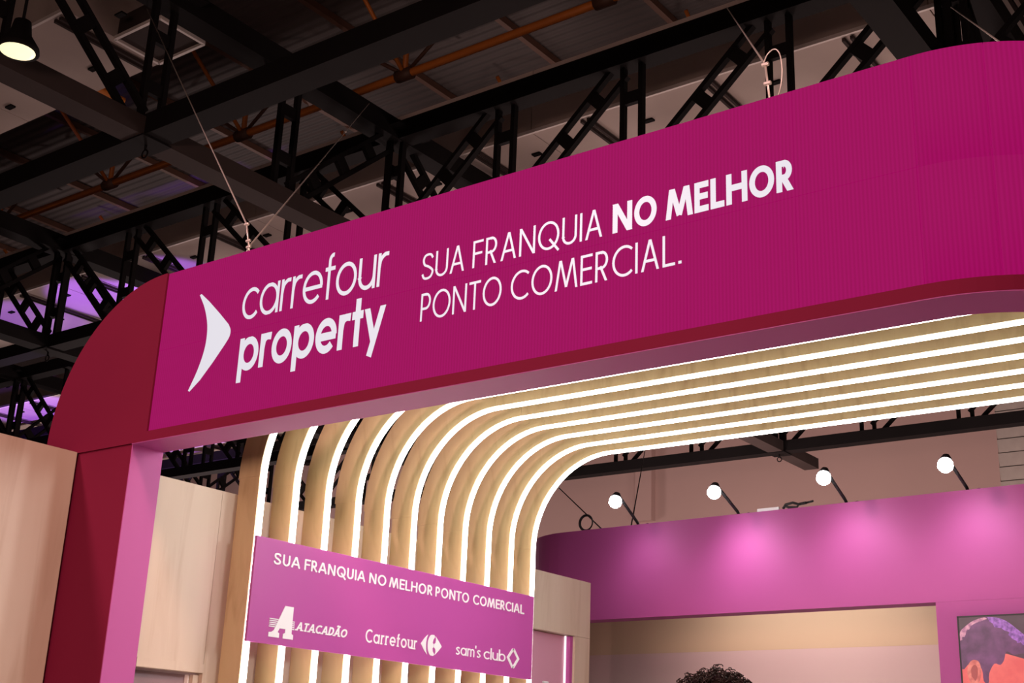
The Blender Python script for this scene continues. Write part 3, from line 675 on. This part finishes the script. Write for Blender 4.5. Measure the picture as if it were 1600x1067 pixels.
# --- four flood lights on arms along the header
hx = [(0.522, 0.717, 4.328), (1.742, 1.881, 4.303), (2.914, 3.034, 4.316), (4.084, 4.168, 4.300)]
FL = ['beside the coiled cable', 'left of the small white board', 'right of the small white board', 'farthest right']
for k, (ub, uh, zh) in enumerate(hx):
    base = Vector(Bk(ub, 0.1, ZB1)); t = thing('flood_light', 'flood light on black arm above the purple header, ' + FL[k], 'lamp', base, -TB, 'flood lights on the header')
    hd = Vector((uh-ub, -0.70, zh-ZB1))
    MB().box((-0.06, -0.05, 0), (0.06, 0.05, 0.012)).build('base_plate', RUBBER, t)
    MB().tube([(0, 0, 0.01), (0, -0.03, 0.04), tuple(hd+Vector((0, 0.05, 0.02)))], 0.016, 8).build('arm', RUBBER, t, True)
    ax_ = Vector((0, -0.35, -0.94)).normalized(); q = ax_.to_track_quat('Z', 'Y').to_matrix().to_4x4()
    M = Matrix.Translation(hd) @ q
    MB().lathe([(0.012, -0.05), (0.03, -0.047), (0.045, -0.02), (0.055, 0.0), (0.05, 0.004)], 18, M).build('housing', RUBBER, t, True)
    MB().lathe([(0.042, 0.0), (0.058, 0.018), (0.066, 0.048), (0.062, 0.08), (0.04, 0.106), (0.005, 0.116)], 28, M).build('bulb', LIGHTH, t, True)
    MB().tube([(0.02, 0.02, 0.01), (0.09, 0.03, 0.03), (0.16, 0.05, 0.012), (0.24, 0.06, 0.006)], 0.006).build('flex', RUBBER, t)
    hw = Vector(Bk(uh, -0.60, zh)); tgt = Vector(Bk(uh+0.05, -0.02, 3.42))
    lamp('flood_beam', 'SPOT', hw+(tgt-hw).normalized()*0.2, tgt, (13, 34, 25, 22)[k], (1.0, 0.95, 0.97), 0.22, 1.95, 1.0)
# cable coil, loose plug and small white board on the header top
o = MB()
for r_, dz in ((0.085, 0), (0.078, 0.006), (0.09, -0.006)): o.tube([(r_*math.cos(a*PI/12), dz, 0.09+r_*math.sin(a*PI/12)) for a in range(24)], 0.007, 6, True)
o = o.build('cable_coil', RUBBER, None, True); o.location = Bk(-0.166, 0.08, ZB1+0.008); tag(o, 'coil of black cable standing on the left end of the purple header', 'cable')
o = MB().box((-0.12, -0.01, 0), (0.12, 0.01, 0.035)).build('small_board', WHITE, None, bevel=0.003); o.location = Bk(2.11, 0.03, ZB1); o.rotation_euler = (0, 0, -TB); tag(o, 'small white board lying on the edge of the purple header', 'board')
o = MB().tube([(-0.12, 0, 0.02), (-0.09, 0, 0.06), (-0.02, 0.01, 0.075), (0.05, 0, 0.05), (0.02, 0.01, 0.025), (-0.06, 0, 0.03), (-0.1, 0, 0.05)], 0.014).bar((0.04, 0, 0.05), (0.13, 0, 0.06), 0.03, 0.022).tube([(0.13, 0, 0.06), (0.2, 0, 0.07)], 0.01).build('cable_plug', RUBBER, None, True)
o.location = Bk(2.37, 0.08, ZB1); tag(o, 'tangled black cable with plug on the purple header', 'cable')
def hang(pts, r, label, name='hanging_wire', m=RUBBER):
    a = Vector(pts[-1]); o = MB().tube([Vector(p)-a for p in pts], r, 5).build(name, m, None, True); o.location = a; return tag(o, label, 'cable')
hang([(-20.6+2.5, 24.0, 12.2), (-16.9, 18.0, 8.6), Bk(0.05, 0.1, ZB1)], 0.008, 'thin wire dropping to the cable coil on the header')
hang([(-15.8, 24.6, 12.0), (-13.5, 18.0, 8.4), Bk(0.42, 0.1, ZB1)], 0.008, 'thin slanting wire reaching the leftmost flood light')

# ================================================================== SUSPENSION CABLES
def cable(pts, label, clamps=()):
    a = Vector(pts[-1]); t = thing('suspension_cable', label, 'cable', a, 0, 'steel suspension cables')
    MB().tube([Vector(p)-a for p in pts], 0.0055, 6).build('wire_rope', CABLE, t, True)
    for c in clamps:
        c = Vector(c)-a; MB().box(c+Vector((-0.018, -0.009, -0.008)), c+Vector((0.018, 0.009, 0.008))).build('rope_clamp', CABLE, t, bevel=0.004)
    return t
A1 = Vector((-5.62, 0.12, ZT-0.01)); T1 = Vector((-14.0, 4.9, Zu)); 
def on(a, b, t): return tuple(Vector(a)+(Vector(b)-Vector(a))*t)
J1 = (-5.672, 0.12, 4.72); J2 = (-5.630, 0.12, 4.56); EY1 = (-5.60, 0.12, ZT-0.01)
cable([(-14.04, 4.84, 11.85), J1, EY1], 'pale steel cable from the upper left roof down to the screen top', (J1, on(J1, EY1, 0.45)))
cable([(-13.25, 8.70, 11.9), on((-13.25, 8.70, 11.9), J2, 0.66), J2, (-5.66, 0.12, ZT-0.01)], 'pale steel cable slanting from the roof node down left to the screen top', (J2, on((-13.25, 8.70, 11.9), J2, 0.40)))
J3 = (-2.213, 0.12, 4.71); EY3 = (-2.19, 0.12, ZT-0.01)
c3 = cable([(-5.589, 6.40, 9.7), J3, EY3], 'pale steel cable with a looped end above the right half of the screen', (J3, on(J3, EY3, 0.4), on(J3, EY3, 0.75)))
MB().tube([(p[0], 0, p[1]) for p in spl([(-0.03, 0.26), (-0.01, 0.30), (0.025, 0.315), (0.05, 0.28), (0.058, 0.20), (0.05, 0.12), (0.03, 0.06), (0.0, 0.02)], 5)], 0.003, 5).build('wire_loop', CABLE, c3, True)
cable([(-3.557, 7.727, 9.7), (-1.10, 0.42, ZT-0.01)], 'pale steel cable at the upper right corner behind the curved screen')

# ================================================================== PERSON (only the curly hair reaches into the picture)
def person(loc, rotz):
    t = thing('person', 'person with dark curly hair at the lower edge, seen from behind', 'person', loc, rotz)
    V = []; Eg = []; R = []
    def n(p, r, par=None):
        V.append(p); R.append(r if isinstance(r, tuple) else (r, r))
        if par is not None: Eg.append((par, len(V)-1))
        return len(V)-1
    pel = n((0, 0, 0.95), (0.165, 0.115)); wai = n((0, 0, 1.12), (0.145, 0.105), pel); che = n((0, 0.0, 1.32), (0.175, 0.115), wai)
    shc = n((0, -0.01, 1.44), (0.12, 0.085), che); nk = n((0, 0, 1.52), 0.056, shc); nk2 = n((0, 0.01, 1.57), 0.056, nk)
    h1 = n((0, 0.025, 1.64), (0.070, 0.085), nk2); h2 = n((0, 0.015, 1.72), (0.078, 0.098), h1); h3 = n((0, 0.01, 1.775), (0.062, 0.08), h2)
    n((0, 0.135, 1.655), 0.014, h1); n((0.082, 0.0, 1.675), 0.014, h1); n((-0.082, 0.0, 1.675), 0.014, h1)
    for s in (-1, 1):
        sh = n((s*0.19, -0.01, 1.425), 0.062, shc); el = n((s*0.235, -0.02, 1.15), 0.043, sh); wr_ = n((s*0.24, 0.06, 0.91), 0.028, el)
        pm = n((s*0.238, 0.085, 0.84), (0.022, 0.036), wr_)
        for i, (dy, ln) in enumerate(((-0.030, 0.062), (-0.010, 0.078), (0.012, 0.082), (0.032, 0.072))):
            k1 = n((s*0.236, 0.092+dy, 0.785), 0.0095, pm); k2 = n((s*0.230, 0.098+dy, 0.785-ln*0.5), 0.009, k1); n((s*0.220, 0.100+dy, 0.785-ln), 0.0075, k2)
        th = n((s*0.225, 0.125, 0.825), 0.0105, pm); n((s*0.215, 0.145, 0.785), 0.009, th)
        hp = n((s*0.095, 0, 0.88), 0.095, pel); kn = n((s*0.105, 0.01, 0.50), 0.06, hp); an = n((s*0.11, -0.02, 0.10), 0.042, kn); ft = n((s*0.115, 0.05, 0.045), (0.042, 0.036), an); n((s*0.125, 0.15, 0.035), (0.040, 0.028), ft)
    me = bpy.data.meshes.new('body'); me.from_pydata(V, Eg, []); o = bpy.data.objects.new('body_cage', me); col.objects.link(o)
    sk = o.modifiers.new('skin', 'SKIN'); sk.use_smooth_shade = True; sb = o.modifiers.new('sub', 'SUBSURF'); sb.levels = 2; sb.render_levels = 2
    lay = me.skin_vertices[0].data
    for i, r in enumerate(R): lay[i].radius = r; lay[i].use_root = (i == 0)
    bpy.context.view_layer.update()
    dg = bpy.context.evaluated_depsgraph_get(); bme = bpy.data.meshes.new_from_object(o.evaluated_get(dg))
    bpy.data.objects.remove(o)
    SK = mat('skin', (0.42, 0.24, 0.16), 0.5); SH = mat('dark_shirt', (0.05, 0.05, 0.07), 0.8, noise=0.2, nscale=30); TR = mat('blue_trousers', (0.04, 0.05, 0.09), 0.8, noise=0.2, nscale=30); SO = mat('black_shoes', (0.02, 0.02, 0.02), 0.4)
    bme.materials.clear()
    for m in (SK, SH, TR, SO): bme.materials.append(m)
    for p in bme.polygons:
        c = p.center; x = abs(c.x)
        p.material_index = 3 if c.z < 0.09 else (1 if (c.z > 0.93 and c.z < 1.50 and (x < 0.17 or c.z > 1.17)) else (2 if (c.z < 0.96 and x < 0.2) else 0))
        p.use_smooth = True
    body = put('body', bme, t)
    HM = mat('dark_curly_hair', (0.022, 0.012, 0.010), 0.45, noise=0.4, nscale=40)
    hb = MB(); rnd = random.Random(3)
    def dome(a, e, k=1.0): # point on the hair mass
        x = 0.104*math.cos(e)*math.cos(a); y = -0.012+0.120*math.cos(e)*math.sin(a); z = 1.712+0.118*math.sin(e)
        f = k*(1+0.05*math.sin(3*a+4*e)); return Vector((x*f, y*f+0.0, 1.712+(z-1.712)*f))
    prof_n = 12; seg = 24; vs = []; fs = []
    for i in range(prof_n+1):
        e = -0.55+(PI/2+0.55)*i/prof_n
        for j in range(seg):
            a = 2*PI*j/seg; ee = e if math.sin(a) < 0.25 else max(e, 0.35)
            vs.append(dome(a, ee, 0.96+0.05*rnd.random()))
    for i in range(prof_n):
        for j in range(seg): fs.append((i*seg+j, i*seg+(j+1) % seg, (i+1)*seg+(j+1) % seg, (i+1)*seg+j))
    hb.add(vs, fs)
    for i in range(1500):
        a = rnd.uniform(0, 2*PI); e = math.asin(rnd.uniform(-0.5, 1))
        if math.sin(a) > 0.25 and e < 0.4: continue
        p0 = dome(a, e, 0.95); nrm = (p0-Vector((0, -0.012, 1.68))).normalized(); t1 = nrm.orthogonal().normalized(); t1.rotate(Matrix.Rotation(rnd.uniform(0, 6.28), 3, nrm)); t2 = nrm.cross(t1)
        L = rnd.uniform(0.008, 0.024); cr = rnd.uniform(0.003, 0.007); ph = rnd.uniform(0, 6.28); pts = []
        for k in range(9):
            s = k/8; an = ph+s*rnd.uniform(6.0, 8.0); pts.append(p0+nrm*L*math.sin(s*2.2)+t1*(cr*math.cos(an)+0.014*s)+t2*cr*math.sin(an))
        hb.tube(pts, 0.0012, 3)
    hb.build('hair', HM, t, True)
    EYE = mat('eye_white', (0.8, 0.8, 0.78), 0.2); LIP = mat('lip', (0.35, 0.13, 0.11), 0.5)
    for s in (-1, 1): MB().lathe([(0.001, -0.011), (0.008, -0.008), (0.011, 0), (0.008, 0.008), (0.001, 0.011)], 10, Matrix.Translation((s*0.03, 0.098, 1.70))).build('eye', EYE, t, True)
    MB().tube([(-0.022, 0.100, 1.615), (0, 0.106, 1.618), (0.022, 0.100, 1.615)], [0.003, 0.007, 0.003], 8).build('mouth', LIP, t, True)
    return t
person((-1.315, -2.11, 0), 0.15).scale = (0.992, 0.992, 0.992)
